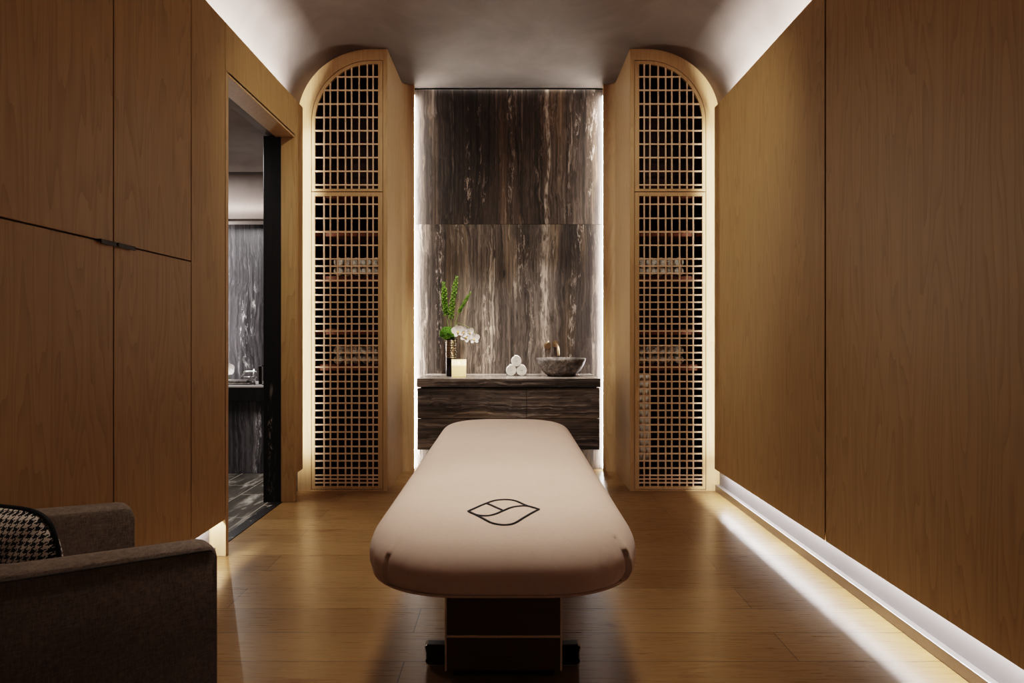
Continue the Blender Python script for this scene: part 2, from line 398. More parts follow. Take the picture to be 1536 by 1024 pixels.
# left: filler panel, door header panel, end panel, near panel
struct('trim_3', panel(NB(), -1, 3.092, 3.463), M['oak_v'])
struct('trim_4', panel(NB(), -1, 3.463, 4.62, 2.735, ZP1), M['oak_v'])
struct('trim_5', panel(NB(), -1, 4.62, 4.77), M['oak_v'])
struct('trim_6', panel(NB(), -1, YN + 0.02, 1.27), M['oak_v'])

b = NB(); box(b, -1.627, -1.645, 3.44, 3.486, 2.74, 2.97); box(b, -1.627, -1.645, 4.60, 4.64, .3, 2.97); struct('seam_light_block', b, M['black'])  # unseen black strips added to stop cove light leaking through the seams
# doorway: jambs and soffit
dr = bpy.data.objects.new('door_1', None); C.objects.link(dr); dr['kind'] = 'structure'; dr.location = (-1.65, 4.04, 0); OFF[dr.as_pointer()] = Vector((-1.65, 4.04, 0))
b = NB(); box(b, -1.597, -1.95, 3.463, 3.496, 0.001, 2.735, 0.001, 1); obj('jamb', b, M['oak_cab'], dr)
b = NB(); box(b, -1.597, -1.70, 4.58, 4.62, 0.001, 2.735, 0.001, 1); obj('jamb', b, M['oak_v'], dr)
b = NB(); box(b, -1.700, -1.832, 4.58, 4.70, 0.001, 2.735, 0.002, 1); obj('stone_post', b, M['marble_blk'], dr)
b = NB(); box(b, -1.60, -1.74, 3.496, 4.58, 2.726, 2.75, 0.001, 1); obj('soffit', b, M['oak_cab'], dr)

# wardrobe with four doors around one meeting point
w = thing('built_in_wardrobe', 'tall oak wardrobe of flush doors with dark pulls behind the armchair', 'wardrobe', (-1.645, 2.18, ZP0))
b = NB(); box(b, -1.628, -XW + .002, 1.28, 3.085, 0.26, 2.965); obj('carcass', b, M['black'], w)
HZ = 1.62
for (y0, y1, ya, yb) in ((1.27, 2.484, 2.385, 2.478), (2.484, 3.092, 2.492, 2.605)):
    obj('upper_door', panel(NB(), -1, y0, y1, HZ, ZP1), M['oak_v'], w)
    d = obj('lower_door', panel(NB(), -1, y0, y1, ZP0, HZ), M['oak_v'], w)
    b = NB(); box(b, -1.586, -1.615, ya, yb, HZ - 0.004, HZ + 0.004, 0.0015); box(b, -1.584, -1.588, ya, yb, HZ - 0.014, HZ + 0.004, 0.001)
    h = obj('pull', b, M['bronze'], d); h['label'] = 'dark bronze edge pull'

# ------------------------------------------------------------------ lattice cabinets
S = F / YC
def X(px): return (px - CX) / S
def Z(py): return HC - (py - CY) / S
VX = [X(p) for p in (966.6, 975.3, 987.6, 998.9, 1008.1, 1019.8, 1030.9, 1040.3)]
LX0, LX1 = 1.047, 1.553
HU = [Z(p) for p in (114.8, 134.9, 155.5, 175.6, 195.7, 215.8, 236, 256.5, 277)]
HL = [Z(p) for p in [306, 327, 347.5, 367.5] + [388 + 10.83*i for i in range(31)] + [718.5, 724]]
ECX, ECZ, EA, EB = 1.10, 2.95, 0.452, 0.470
def zarch(x):
    return ECZ + EB if x <= ECX else ECZ + EB*math.sqrt(max(0, 1 - ((x-ECX)/EA)**2))
def xarch(z):
    return LX1 - 0.001 if z <= ECZ else ECX + EA*math.sqrt(max(0, 1 - ((z-ECZ)/EB)**2))

def make_cabinet(s, label):
    fn = lambda u, v, w: (s*u, w, v)
    t = thing('lattice_cabinet', label, 'cabinet', (s*1.33, 5.27, 0))
    # face frame around the doors
    N = 22
    def loop(x0, x1, z0, cx, cz, a, bb, xin=None):
        return [(x0, z0), (x0, cz + bb), (x0 + (cx-x0)*0.5, cz + bb)] + arc(cx, cz, a, bb, N, PI/2, 0.0) + [(x1, z0)]
    outer = loop(0.972, XW, 0.0, 1.10, 2.98, XW - 1.10, ZC - 2.98)
    inner = loop(1.007, 1.583, 0.008, 1.10, ECZ, 0.483, 0.501)
    b = NB(); ringprism(b, outer, inner, fn, YC, YC + 0.03); obj('face_frame', b, M['oak_cab'], t)
    # body shell behind the frame: arch shell
    in2 = loop(1.0, XW - 0.02, 0.02, 1.10, 2.98, XW - 1.12, ZC - 3.0)
    b = NB(); ringprism(b, outer, in2, fn, YC + 0.03, 5.60); obj('carcass', b, M['mahog'], t)
    b = NB(); prism(b, [(x, z) for x, z in in2], fn, 5.585, 5.60); obj('back_panel', b, M['mahog'], t)
    # flank towards the niche with its hollow curve and return
    pl = [(0.972, YC + 0.03), (0.9705, 5.545)]
    r = 0.07; ccx, ccy = 0.9705 - r, 5.615 - r
    pl += [(ccx + r*math.cos(a), ccy + r*math.sin(a)) for a in [PI/2*i/10 for i in range(1, 11)]]
    pl += [(0.867, 5.615), (0.867, 5.650), (1.0, 5.650), (1.0, 5.60), (0.985, 5.60), (0.985, YC + 0.03)]
    b = NB(); prism(b, pl, lambda u, v, w: (s*u, v, w), 0.0, ZC)
    o = obj('flank_panel', b, M['oak_cab'], t)
    # upper door
    do = loop(1.0115, 1.5785, 2.3995, 1.10, ECZ, 0.4785, 0.4965)
    di = loop(LX0, LX1 - 0.001, 2.420, ECX, ECZ, EA, EB)
    b = NB(); ringprism(b, do, di, fn, YC + 0.001, YC + 0.024); ud = obj('upper_door', b, M['oak_cab'], t)
    b = NB(); tv, th = 0.0056, 0.0056
    for x in VX: box(b, s*(x - tv), s*(x + tv), YC + 0.004, YC + 0.016, 2.42, zarch(x) + 0.004)
    for z in HU: box(b, s*LX0, s*(xarch(z) + 0.003), YC + 0.003, YC + 0.017, z - th, z + th)
    obj('lattice', b, M['oak_lat_lit'], ud)
    # lower door
    R = lambda x0, x1, z0, z1: [(x0, z0), (x0, z1), (x1, z1), (x1, z0)]
    b = NB(); ringprism(b, R(1.0115, 1.5785, 0.0125, 2.3925), R(LX0, LX1, 0.036, 2.362), fn, YC + 0.001, YC + 0.024); ld = obj('lower_door', b, M['oak_cab'], t)
    b = NB()
    for x in VX: box(b, s*(x - tv), s*(x + tv), YC + 0.004, YC + 0.016, 0.036, 2.362)
    for z in HL: box(b, s*LX0, s*LX1, YC + 0.003, YC + 0.017, z - th, z + th)
    obj('lattice', b, M['oak_lat_lit'], ld)
    for z in SHELF:
        b = NB(); box(b, s*1.0, s*(XW - 0.02), 4.965 if z < 1.1 else 5.02, 5.585, z - 0.05, z, 0.002, 1); obj('shelf', b, M['shelf'], t)
    return t
M['shelf'] = oak('red_brown_shelf', srgb(112, 62, 36), srgb(76, 40, 22), (0.085, 1, 1), 0.45, 0.5)
SHELF = [2.42, 2.105, 1.732, 1.300, 1.010]
make_cabinet(-1, 'arched oak cabinet with lattice doors on the doorway side of the stone wall')
make_cabinet(1, 'arched oak cabinet with lattice doors beside the plain panelled wall, white towel hanging inside')

# ------------------------------------------------------------------ rolled towels
def roll_mesh(name, r, L):
    """a rolled towel with its spiral ends, axis along y, resting on z=0"""
    b = NB(); n = 110; turns = 4.2; th = r/turns*0.8
    pts = []
    for i in range(n + 1):
        a = i/n; ang = a*turns*2*PI + 0.6
        rr = 0.10*r + (r*0.90)*a
        pts.append((rr*math.cos(ang), rr*math.sin(ang)))
    def off(i, d):
        p0 = pts[max(i-1, 0)]; p1 = pts[min(i+1, n)]; tx, tz = p1[0]-p0[0], p1[1]-p0[1]; l = math.hypot(tx, tz) or 1
        return (pts[i][0] + tz/l*d, pts[i][1] - tx/l*d)
    rows = []
    for (yy, k) in ((0, 0.25), (0.006, 0.75), (0.016, 1.0), (L-0.016, 1.0), (L-0.006, 0.75), (L, 0.25)):
        o_ = [b.verts.new((*[off(i, th/2*k)[0]], yy - L/2, off(i, th/2*k)[1] + r)) for i in range(n+1)]
        i_ = [b.verts.new((*[off(i, -th/2*k)[0]], yy - L/2, off(i, -th/2*k)[1] + r)) for i in range(n+1)]
        rows.append((o_, i_))
    for (o0, i0), (o1, i1) in zip(rows, rows[1:]):
        for i in range(n):
            b.faces.new((o0[i], o0[i+1], o1[i+1], o1[i])).smooth = True; b.faces.new((i0[i+1], i0[i], i1[i], i1[i+1])).smooth = True
        b.faces.new((o0[n], i0[n], i1[n], o1[n])); b.faces.new((i0[0], o0[0], o1[0], i1[0]))
    for (oo, ii) in (rows[0], rows[-1]):
        for i in range(n): b.faces.new((oo[i], ii[i], ii[i+1], oo[i+1])).smooth = True
    bmesh.ops.recalc_face_normals(b, faces=b.faces)
    lo = min(v.co.z for v in b.verts); bmesh.ops.translate(b, verts=b.verts, vec=(0, 0, -lo))
    me = bpy.data.meshes.new(name); b.to_mesh(me); b.free(); me.materials.append(M['towel']); return me
tm = roll_mesh('rolled_towel', 0.036, 0.30)
ORD = ['first', 'second', 'third', 'fourth', 'fifth', 'sixth']
for s, side in ((-1, 'doorway-side'), (1, 'panel-side')):
    for z, lev in ((1.732, 'higher'), (1.010, 'lower')):
        for row, rn in ((0, 'bottom'), (1, 'top')):
            for k in range(5):
                o = bpy.data.objects.new('rolled_towel', tm); C.objects.link(o)
                x = 1.085 + 0.0765*k + (0.0 if row == 0 else 0.004*((k*7) % 3 - 1))
                o.location = (s*x, 5.145, z + 0.0005 + row*0.0735); o.rotation_euler = (0, 0, 0 if s > 0 else PI)
                idx = k if s > 0 else 4 - k
                tag(o, f'rolled white towel, {ORD[idx]} from left in {rn} row, {lev} stack, {side} lattice cabinet', 'towel', f'rolled towels on the {lev} shelf of the {side} lattice cabinet')
vm = roll_mesh('vanity_rolled_towel', 0.046, 0.20)
for nm, (px, py) in (('lower left rolled white towel of the three-roll pyramid on the stone counter', (766.3, 0)), ('lower right rolled white towel of the three-roll pyramid on the stone counter', (782.1, 0)), ('top rolled white towel of the three-roll pyramid on the stone counter', (774.0, 1))):
    o = bpy.data.objects.new('rolled_towel', vm); C.objects.link(o)
    o.location = ((px - CX)/F*5.36, 5.47, 0.8915 + (0.0818 if py else 0)); o.rotation_euler = (0, 0, 0)
    tag(o, nm, 'towel', 'rolled towels on the stone counter')

# hanging white towel in the right cabinet (behind the lattice, below the lower shelf)
t = thing('hanging_towel', 'white towel hanging behind the lower lattice of the panel-side cabinet', 'towel', (1.085, 4.973, 0.22))
b = NB(); n = 24
fr, bk = [], []
for j in range(15):
    z = 0.94 - 0.70*j/14
    for arr, dy in ((fr, 0.0), (bk, 0.022)):
        arr.append([b.verts.new((1.03 + 0.113*i/n, 4.962 + dy + 0.006*math.sin(i*1.1 + 0.2*j), z)) for i in range(n+1)])
for arr in (fr, bk):
    for r0, r1 in zip(arr, arr[1:]):
        for i in range(n): b.faces.new((r0[i], r0[i+1], r1[i+1], r1[i])).smooth = True
for j in range(14):
    for i in (0, n): b.faces.new((fr[j][i], fr[j+1][i], bk[j+1][i], bk[j][i]))
for i in range(n):
    b.faces.new((fr[0][i], bk[0][i], bk[0][i+1], fr[0][i+1])); b.faces.new((fr[-1][i], fr[-1][i+1], bk[-1][i+1], bk[-1][i]))
obj('cloth', b, M['towel'], t)
b = NB(); tube(b, [(1.01, 4.973, 0.945), (1.20, 4.973, 0.945)], 0.006); tube(b, [(1.06, 4.973, 0.945), (1.06, 4.973, 0.959)], 0.004); tube(b, [(1.12, 4.973, 0.945), (1.12, 4.973, 0.959)], 0.004); obj('hanging_bar', b, M['bronze'], t)

# ------------------------------------------------------------------ vanity
YV, ZT, XV = 5.05, 0.890, 0.757
def dz(py): return HC - (py - CY)/F*YV
v = thing('floating_vanity', 'wall-hung vanity with dark streaked stone drawer fronts between the arched cabinets', 'vanity', (0, 5.37, 0.306))
b = NB(); box(b, -XV + 0.03, XV - 0.03, YV + 0.028, YB - .002, 0.312, dz(580.3) - .001); obj('carcass', b, M['black'], v)
xm = (790 - CX)/F*YV
def dz(py): return HC - (py - CY)/F*YV
for z0, z1 in ((dz(627.4), dz(582)), (dz(674.5), dz(628.2))):
    for x0, x1 in ((-XV + 0.004, xm - 0.002), (xm + 0.002, XV - 0.008)):
        b = NB(); box(b, x0, x1, YV + 0.010, YV + 0.03, z0, z1); obj('drawer', b, M['marble_h'], v)
b = NB(); box(b, -XV, XV, YV, YB - .002, dz(580.3), ZT, 0.002, 1)
ct = one('countertop', b, M['marble_h'], 'thick dark stone countertop under the bowl, candle and towels', 'countertop', (0, 5.37, dz(580.3)))
b = NB(); box(b, -XV + 0.004, XV - 0.004, YV + 0.004, YB - .002, ZT - 0.001, ZT + 0.001); o = obj('polished_face', b, M['marble_top'], ct); o['label'] = 'polished grey upper face'

# bowl
bx, by = (841.5 - CX)/F*5.36, 5.365
prof = [(0, .012), (.07, .012), (.115, .03), (.165, .075), (.195, .125), (.206, .152), (.212, .156), (.217, .153), (.214, .135), (.200, .095), (.172, .050), (.135, .016), (.118, .003), (.112, 0.0), (0, 0.0)]
b = NB(); lathe(b, [(r, z + ZT + 0.0015) for r, z in prof], bx, by, 56)
t = thing('vessel_sink', 'round grey stone vessel basin on the right of the counter', 'sink', (bx, by, ZT + 0.001)); obj('basin', b, M['bowl'], t)
b = NB(); lathe(b, [(0, ZT + .020), (.018, ZT + .020), (.022, ZT + .017), (.022, ZT + .014), (0, ZT+.013)], bx, by, 24); obj('drain', b, M['brass'], t)

# wall faucet
t = thing('wall_faucet', 'warm metal wall-mounted faucet above the stone basin', 'faucet', (0.42, 5.69, 1.15))
fx = (833 - CX)/F*5.68; hx = (821.5 - CX)/F*5.68
b = NB()
tube(b, catmull([(fx, 5.699, 1.165), (fx, 5.66, 1.166), (fx + .006, 5.60, 1.160), (fx + .014, 5.545, 1.130), (fx + .017, 5.53, 1.085), (fx + .017, 5.528, 1.062)], 6), 0.012, 14); sm(b)
obj('spout', b, M['brass'], t)
def disc_y(bm, x, z, y0, y1, r, seg=28):
    A = [bm.verts.new((x + r*math.cos(2*PI*k/seg), y0, z + r*math.sin(2*PI*k/seg))) for k in range(seg)]
    B = [bm.verts.new((x + r*math.cos(2*PI*k/seg), y1, z + r*math.sin(2*PI*k/seg))) for k in range(seg)]
    for k in range(seg): bm.faces.new((A[k], A[(k+1) % seg], B[(k+1) % seg], B[k])).smooth = True
    bm.faces.new(A[::-1]); bm.faces.new(B); return bm
b = NB(); disc_y(b, fx, 1.165, 5.690, 5.6995, 0.030); obj('rosette', b, M['brass'], t)
b = NB(); disc_y(b, hx, 1.150, 5.690, 5.6995, 0.032); obj('rosette', b, M['brass'], t)
b = NB(); disc_y(b, hx, 1.150, 5.64, 5.690, 0.024); tube(b, [(hx, 5.652, 1.150), (hx + .004, 5.645, 1.195)], 0.006, 10); obj('handle', b, M['brass'], t)

# candle
cx, cy = (688.3 - CX)/F*5.18, 5.19
t = thing('candle', 'lit cream candle in a glass holder in front of the vase', 'candle', (cx, cy, ZT + .001))
z0 = ZT + .0015
b = NB(); lathe(b, [(0, z0), (.058, z0), (.062, z0 + .004), (.063, z0 + .150), (.0615, z0 + .152), (.060, z0 + .150), (.059, z0 + .008), (0, z0 + .008)], cx, cy, 40); obj('glass_holder', b, M['holder'], t)
b = NB(); lathe(b, [(0, z0 + .009), (.0575, z0 + .009), (.058, z0 + .100), (.055, z0 + .104), (.03, z0 + .100), (0, z0 + .098)], cx, cy, 40); wx = obj('wax', b, M['wax'], t)
b = NB(); tube(b, [(cx, cy, z0 + .097), (cx + .001, cy, z0 + .112)], 0.0012, 6); obj('wick', b, M['wick'], wx)
b = NB(); lathe(b, [(0, z0 + .109), (.004, z0 + .114), (.0055, z0 + .120), (.004, z0 + .130), (.0015, z0 + .140), (0, z0 + .146)], cx, cy, 14); obj('flame', b, M['flame'], t)

# vase of flowers
vx, vy = (676 - CX)/F*5.235, 5.32
vs = 5.32
t = thing('flower_vase', 'tall black vase of green stems, moss and white orchids behind the candle', 'vase', (vx, vy, ZT + .001))
zb = ZT + .0015; ztop = HC - (508 - CY)/F*vs
H = ztop - zb
b = NB(); lathe(b, [(0, zb), (.044, zb), (.049, zb + .006), (.049, zb + H - .004), (.046, zb + H), (.043, zb + H - .003), (.043, zb + .01), (0, zb + .01)], vx, vy, 40); body = obj('vase_body', b, M['vase'], t)
b = NB()
for k in range(11):
    z = zb + 0.16 + k*0.0145
    lathe(b, [(.0495, z), (.0515, z + .002), (.0515, z + .006), (.0495, z + .008)], vx, vy, 40)
o = obj('ribbed_band', b, M['vase_ring'], body); o['label'] = 'ribbed metal band around the vase'
# moss dome
mx = (672 - CX)/F*vs; mz = HC - (500.5 - CY)/F*vs
b = NB(); bmesh.ops.create_icosphere(b, subdivisions=5, radius=1.0)
for q in b.verts:
    n_ = noise.noise(q.co*3.0)*0.12 + noise.noise(q.co*11)*0.14 + noise.noise(q.co*24)*0.08
    q.co = Vector((mx, vy, mz + .002)) + Vector((q.co.x*.066, q.co.y*.062, q.co.z*.056))*(1 + n_)
for k in range(520):
    a_, c_ = random.uniform(0, 2*PI), random.uniform(-.5, 1)
    d_ = Vector((math.sqrt(1-c_*c_)*math.cos(a_), math.sqrt(1-c_*c_)*math.sin(a_), c_))
    p_ = Vector((mx, vy, mz + .002)) + Vector((d_.x*.064, d_.y*.06, d_.z*.054))
    s_ = d_.orthogonal().normalized(); s_.rotate(__import__('mathutils').Quaternion(d_, random.uniform(0, 6)))
    q_ = [b.verts.new(p_ - s_*.004), b.verts.new(p_ + s_*.004), b.verts.new(p_ + d_*random.uniform(.008, .017) + s_*random.uniform(-.006, .006))]
    b.faces.new(q_)
sm(b); obj('moss', b, M['moss'], t)
# three stems of green bells
def bell(bm, c, d, r):
    d = d.normalized(); s_ = d.cross(Vector((0.2, 0.1, 1))); s_.normalize(); u = s_.cross(d)
    rings = []
    for (k, h) in ((0.25, 0.0), (0.75, 0.5), (1.1, 0.95)):
        rings.append([bm.verts.new(c + d*r*h*1.3 + (s_*math.cos(2*PI*i/6) + u*math.sin(2*PI*i/6))*r*k*(1 + 0.15*(i % 2))) for i in range(6)])
    for a, c2 in zip(rings, rings[1:]):
        for i in range(6): bm.faces.new((a[i], a[(i+1) % 6], c2[(i+1) % 6], c2[i])).smooth = True
    bm.faces.new(rings[0])
stems = [[(673.5, 498), (670, 475), (667, 452), (665.5, 424)], [(676, 498), (677, 470), (680, 445), (685.5, 415)], [(680, 498), (686, 474), (694, 458), (706, 438)]]
wid = [(0.020, 0.35), (0.019, 0.22), (0.014, 0.42)]
for i, pts in enumerate(stems):
    P = catmull([at(px, py, vs + (0.02, -0.01, 0.0)[i]) for px, py in pts], 8)
    st = obj('stem', tube(NB(), P, [0.0045 - 0.003*k/len(P) for k in range(len(P))], 8), M['stem'], t)
    b = NB(); w0, start = wid[i]
    for k in range(100):
        a = start + (1 - start)*k/99
        j = min(int(a*(len(P)-1)), len(P)-2); fr_ = a*(len(P)-1) - j
        p = P[j].lerp(P[j+1], fr_); ax = (P[j+1]-P[j]).normalized()
        an = k*2.4 + i; side = ax.cross(Vector((0, 1, 0))).normalized(); ot = side.cross(ax)
        dirv = side*math.cos(an) + ot*math.sin(an) + ax*0.55
        size = w0*(0.62 if a > 0.9 else 0.85 + 0.3*random.random())
        if i == 2: size *= 0.85
        bell(b, p + dirv*size*0.55, dirv, size*0.5)
    obj('bell_blossoms', b, M['bell'], st)
# orchid spray
def petal(bm, c, ax, up, nrm, L, W, cup=0.25):
    rows = []
    for i in range(9):
        a = i/8; wv = W*math.sin(PI*min(1, 0.12 + 0.83*a))**0.7
        rows.append([bm.verts.new(c + ax*L*a + up*wv*j/3 + nrm*(L*cup*(a*a*0.6 - (j/3)**2*0.25*0 + 0.12*(j/3)**2))) for j in range(-3, 4)])
    for r0, r1 in zip(rows, rows[1:]):
        for j in range(6): bm.faces.new((r0[j], r0[j+1], r1[j+1], r1[j])).smooth = True
P = catmull([at(678, 505, vs - .02), at(684, 486, vs - .05), at(697, 488, vs - .08), at(710, 496, vs - .09), at(716, 505, vs - .09)], 8)
sp = obj('orchid_stem', tube(NB(), P, 0.0028, 8), M['stem'], t)
for (px, py, rot, sz) in ((687, 496, 0.2, .060), (695.5, 497, 2.2, .052), (699.5, 504, -0.5, .058), (711.5, 507, 0.1, .052), (705, 498, 0.6, .044)):
    c = at(px, py, vs - .11); b = NB()
    for k in range(5):
        an = rot + PI/2 + k*2*PI/5
        ax = Vector((math.cos(an), -0.15, math.sin(an))); up = Vector((-math.sin(an), 0, math.cos(an)))
        big = k in (1, 4)
        petal(b, c, ax, up, Vector((0, -1, 0)), sz*(0.95 if big else 0.9), sz*(0.52 if big else 0.34))
    f = obj('orchid_blossom', b, M['petal'], sp)
    b = NB(); petal(b, c + Vector((0, -.004, 0)), Vector((0, -.6, -.8)), Vector((1, 0, 0)), Vector((0, -1, 0)), sz*.35, sz*.16, .5); o = obj('orchid_lip', b, M['lip'], f)

# ------------------------------------------------------------------ massage table
TX, Y0, Y1, HW, TZ = -0.018, 1.60, 4.02, 0.400, 0.722
t = thing('massage_table', 'cream-covered massage table with leaf emblem in the middle of the room', 'massage table', (TX, 2.8, 0))
def outline(ins, n=240):
    """rounded plan outline of the cover, inset by ins (longer at the foot end)"""
    rc = 0.30; w_ = HW - ins; ya, yb = Y0 + ins*1.35, Y1 - ins*1.2; r = max(rc - ins*0.6, 0.06)
    pts = []
    for (ox, oy, a0) in ((w_-r, ya+r, -PI/2), (w_-r, yb-r, 0), (-w_+r, yb-r, PI/2), (-w_+r, ya+r, PI)):
        for k in range(n//4 + 1):
            a = a0 + PI/2*k/(n//4)
            # slightly squared superellipse corner
            ca, sa = math.cos(a), math.sin(a); e = 2/2.3
            pts.append((ox + r*math.copysign(abs(ca)**e, ca), oy + r*math.copysign(abs(sa)**e, sa)))
        nxt = None
    # densify the straight runs
    out_ = []
    for i in range(len(pts)):
        p, q = pts[i], pts[(i+1) % len(pts)]; L_ = math.dist(p, q); m = max(1, int(L_/0.06) if L_ > 0.12 else 1)
        if i % (n//4 + 1) == n//4: m = (6, 24, 6, 24)[i // (n//4 + 1)]
        for k in range(m): out_.append((p[0] + (q[0]-p[0])*k/m, p[1] + (q[1]-p[1])*k/m))
    return out_
prof = [(.060, .548), (.030, .552), (.010, .566), (.001, .590), (0, .615), (.006, .645), (.020, .672), (.042, .694), (.075, .709), (.115, .717), (.17, .7205), (.21, .722), (.24, .722)]
prof = [(v_.x, v_.y) for v_ in catmull([(a_, c_, 0) for a_, c_ in prof], 4)]
b = NB(); rings = []
for ins, z in prof:
    o_ = outline(ins); ring = []
    for k, (x, y) in enumerate(o_):
        # soft gathers of the elastic near the corners
        cr = 0.0
        endf = min(1, max(0, (Y0 + .34 - y)/.3)) + min(1, max(0, (y - Y1 + .34)/.3))
        side = min(1, max(0, (abs(x) - .18)/.12))
        amp = endf*side*max(0, 1 - abs(z - .60)/.10)
        cr = amp*0.0035*(noise.noise(Vector((x*26, y*26, z*5))) + 0.6*noise.noise(Vector((x*60, y*60, z*9))))
        if y < Y0 + .30 and abs(x) > .10:
            an_ = math.atan2(y - (Y0 + .30), abs(x) - .10); sd = (an_ + math.radians(38 if x > 0 else 46))*.30
            fz = max(0, min(1, (.70 - z)/.04))
            if sd >= 0: cr += (.010 if x > 0 else .005)*math.exp(-sd/.05)*fz
            elif sd > -.02: cr -= .004*(1 + sd/.02)*fz
        l = math.hypot(x, y - 2.8) or 1
        ring.append(b.verts.new((TX + x*(1 + cr/0.4), y + cr*((y-2.8)/l), z)))
    rings.append(ring)
n = len(rings[0])
for r0, r1 in zip(rings, rings[1:]):
    for k in range(n): b.faces.new((r0[k], r0[(k+1) % n], r1[(k+1) % n], r1[k])).smooth = True
top = b.faces.new(rings[-1]); top.smooth = True
bot = b.faces.new(rings[0][::-1])
bvh = BVHTree.FromBMesh(b)
cov = obj('cover', b, M['cover'], t)
b = NB()
pp = [(TX + x, y, .600 + .0) for x, y in outline(-0.002)]
hem = [(TX + x, y, .562) for x, y in outline(0.0105)]
tube(b, hem, 0.0045, 8, closed=True); obj('hem_piping', b, M['cover'], cov)
# leaf emblem stitched on the cover
def emb(pts):
    res = []
    for (X_, Y_) in pts:
        px, py = 680 + X_/5.486, 730 + Y_/5.486
        dvec = (at(px, py, 1.0) - Vector((0, 0, HC))).normalized()
        hit = bvh.ray_cast(Vector((0, 0, HC)), dvec)[0]
        if hit is None: hit = Vector((0, 0, HC)) + dvec*((HC-.722)/-dvec.z)
        res.append(hit + Vector((0, 0, 0.0015)))
    return res
def ribbon(bm, pts, w):
    P = catmull(pts, 8); L_, R_ = [], []
    for i, p in enumerate(P):
        tg = (P[min(i+1, len(P)-1)] - P[max(i-1, 0)]).normalized(); s_ = tg.cross(Vector((0, 0, 1))).normalized()
        L_.append((bm.verts.new(p + s_*w), bm.verts.new(p + s_*w*.8 + Vector((0, 0, .0012))), bm.verts.new(p - s_*w*.8 + Vector((0, 0, .0012))), bm.verts.new(p - s_*w)))
    for a, c2 in zip(L_, L_[1:]):
        for k in range(3): bm.faces.new((a[k], a[k+1], c2[k+1], c2[k])).smooth = True
        bm.faces.new((a[3], a[0], c2[0], c2[3]))
    bm.faces.new(L_[0]); bm.faces.new(L_[-1][::-1])
b = NB(); LW = 0.0040
ribbon(b, emb([(122, 203), (190, 172), (260, 142), (340, 115), (430, 107), (510, 117), (600, 155), (706, 187)]), LW)
ribbon(b, emb([(122, 203), (190, 235), (250, 266), (320, 300), (415, 315), (500, 302), (590, 250), (650, 215), (706, 187)]), LW)
ribbon(b, emb([(122, 203), (165, 224), (215, 237), (280, 240), (345, 226), (412, 198), (470, 174), (540, 161), (620, 162), (706, 187)]), LW)
ribbon(b, emb([(276, 138), (340, 166), (412, 198)]), LW)
o = obj('leaf_emblem', b, M['ink'], cov); o['label'] = 'black outlined leaf emblem'
# pedestal
PX0, PX1, PY = (667 - CX)/F*2.24, (843.5 - CX)/F*2.24, 2.24
b = NB(); box(b, PX0 + .006, PX1 - .006, PY + .006, 3.45, 0.03, 0.548); obj('pedestal', b, M['darkwood'], t)
zb_ = HC - (954.5 - CY)/F*PY
for z0, z1, nm in ((zb_ + .006, .545, 'upper_panel'), (.024, zb_ - .006, 'lower_panel')):
    b = NB(); box(b, PX0 + .008, PX1 - .008, PY + .001, PY + .012, z0, z1, .0015, 1); obj(nm, b, M['darkwood'], t)
for x in (PX0 + .004, PX1 - .004):
    b = NB(); box(b, x - .0035, x + .0035, PY - .001, PY + .014, .022, .548, .001, 1); obj('edge_trim', b, M['edge'], t)
b = NB(); box(b, PX0 + .008, PX1 - .008, PY - .001, PY + .010, zb_ - .0045, zb_ + .0045, .001, 1); obj('edge_trim', b, M['edge'], t)
b = NB(); box(b, PX0 + .03, PX1 - .03, PY + .012, 3.42, 0.001, 0.03); obj('plinth', b, M['black'], t)
# foot pads / pedals on both sides with bright rims
for s_, xa, xb in ((-1, (638 - CX)/F*2.32, PX0 + .005), (1, (871 - CX)/F*2.30, PX1 - .005)):
    b = NB(); y0, y1 = 2.31, 2.35
    prism(b, [(xa + s_*-.012, .004), (xa, .022), (xa + s_*-.004, .045), (xa + s_*.002, .078), (xa - s_*.010, .084), (xb, .082), (xb, .004)], lambda u, v_, w_: (u, w_, v_), y0, y1)
    ped = obj('foot_pedal', b, M['black'], t); bevel_mod(ped, 0.004)
    b = NB(); tube(b, catmull([(xa - s_*.003, y0 - .001, .026), (xa - s_*.007, y0 - .001, .046), (xa - s_*.001, y0 - .001, .076), (xa - s_*.010, y0 - .001, .083)], 5), .0022, 8)
    tube(b, catmull([(xb, y0 - .001, .006), (xa - s_*.02, y0 - .001, .007), (xa - s_*.002, y0 - .001, .018)], 5), .0018, 8); obj('rim', b, M['chrome'], ped)

# ------------------------------------------------------------------ armchair
A0 = Vector((-0.767, 1.615, 0)); fv = Vector((0.635, 0.772, 0)).normalized(); lv = Vector((-fv.y, fv.x, 0))
O = A0 + lv*0.332
def L2W(p, q, z): v_ = O - fv*p + lv*q; return Vector((v_.x, v_.y, z))
t = thing('armchair', 'brown fabric tub armchair in the left foreground with houndstooth pillow on it', 'armchair', L2W(.3, 0, 0))
def upath(q0, p1, dep, n=26, p0=0.0):
    pts = []
    for k in range(9): pts.append((p0 + (p1-p0)*k/8, -q0))
    for k in range(1, n): a = PI*k/n; pts.append((p1 + dep*math.sin(a), -q0*math.cos(a)))
    for k in range(9): pts.append((p1 - (p1-p0)*k/8, q0))
    return pts
outp, inp = upath(.332, .42, .22), upath(.232, .40, .14)
def ztop_(p):
    z = .700 + .115*max(p, 0)
    if p < .024: z -= .024 - math.sqrt(max(0, .024**2 - (.024 - p)**2))
    return z
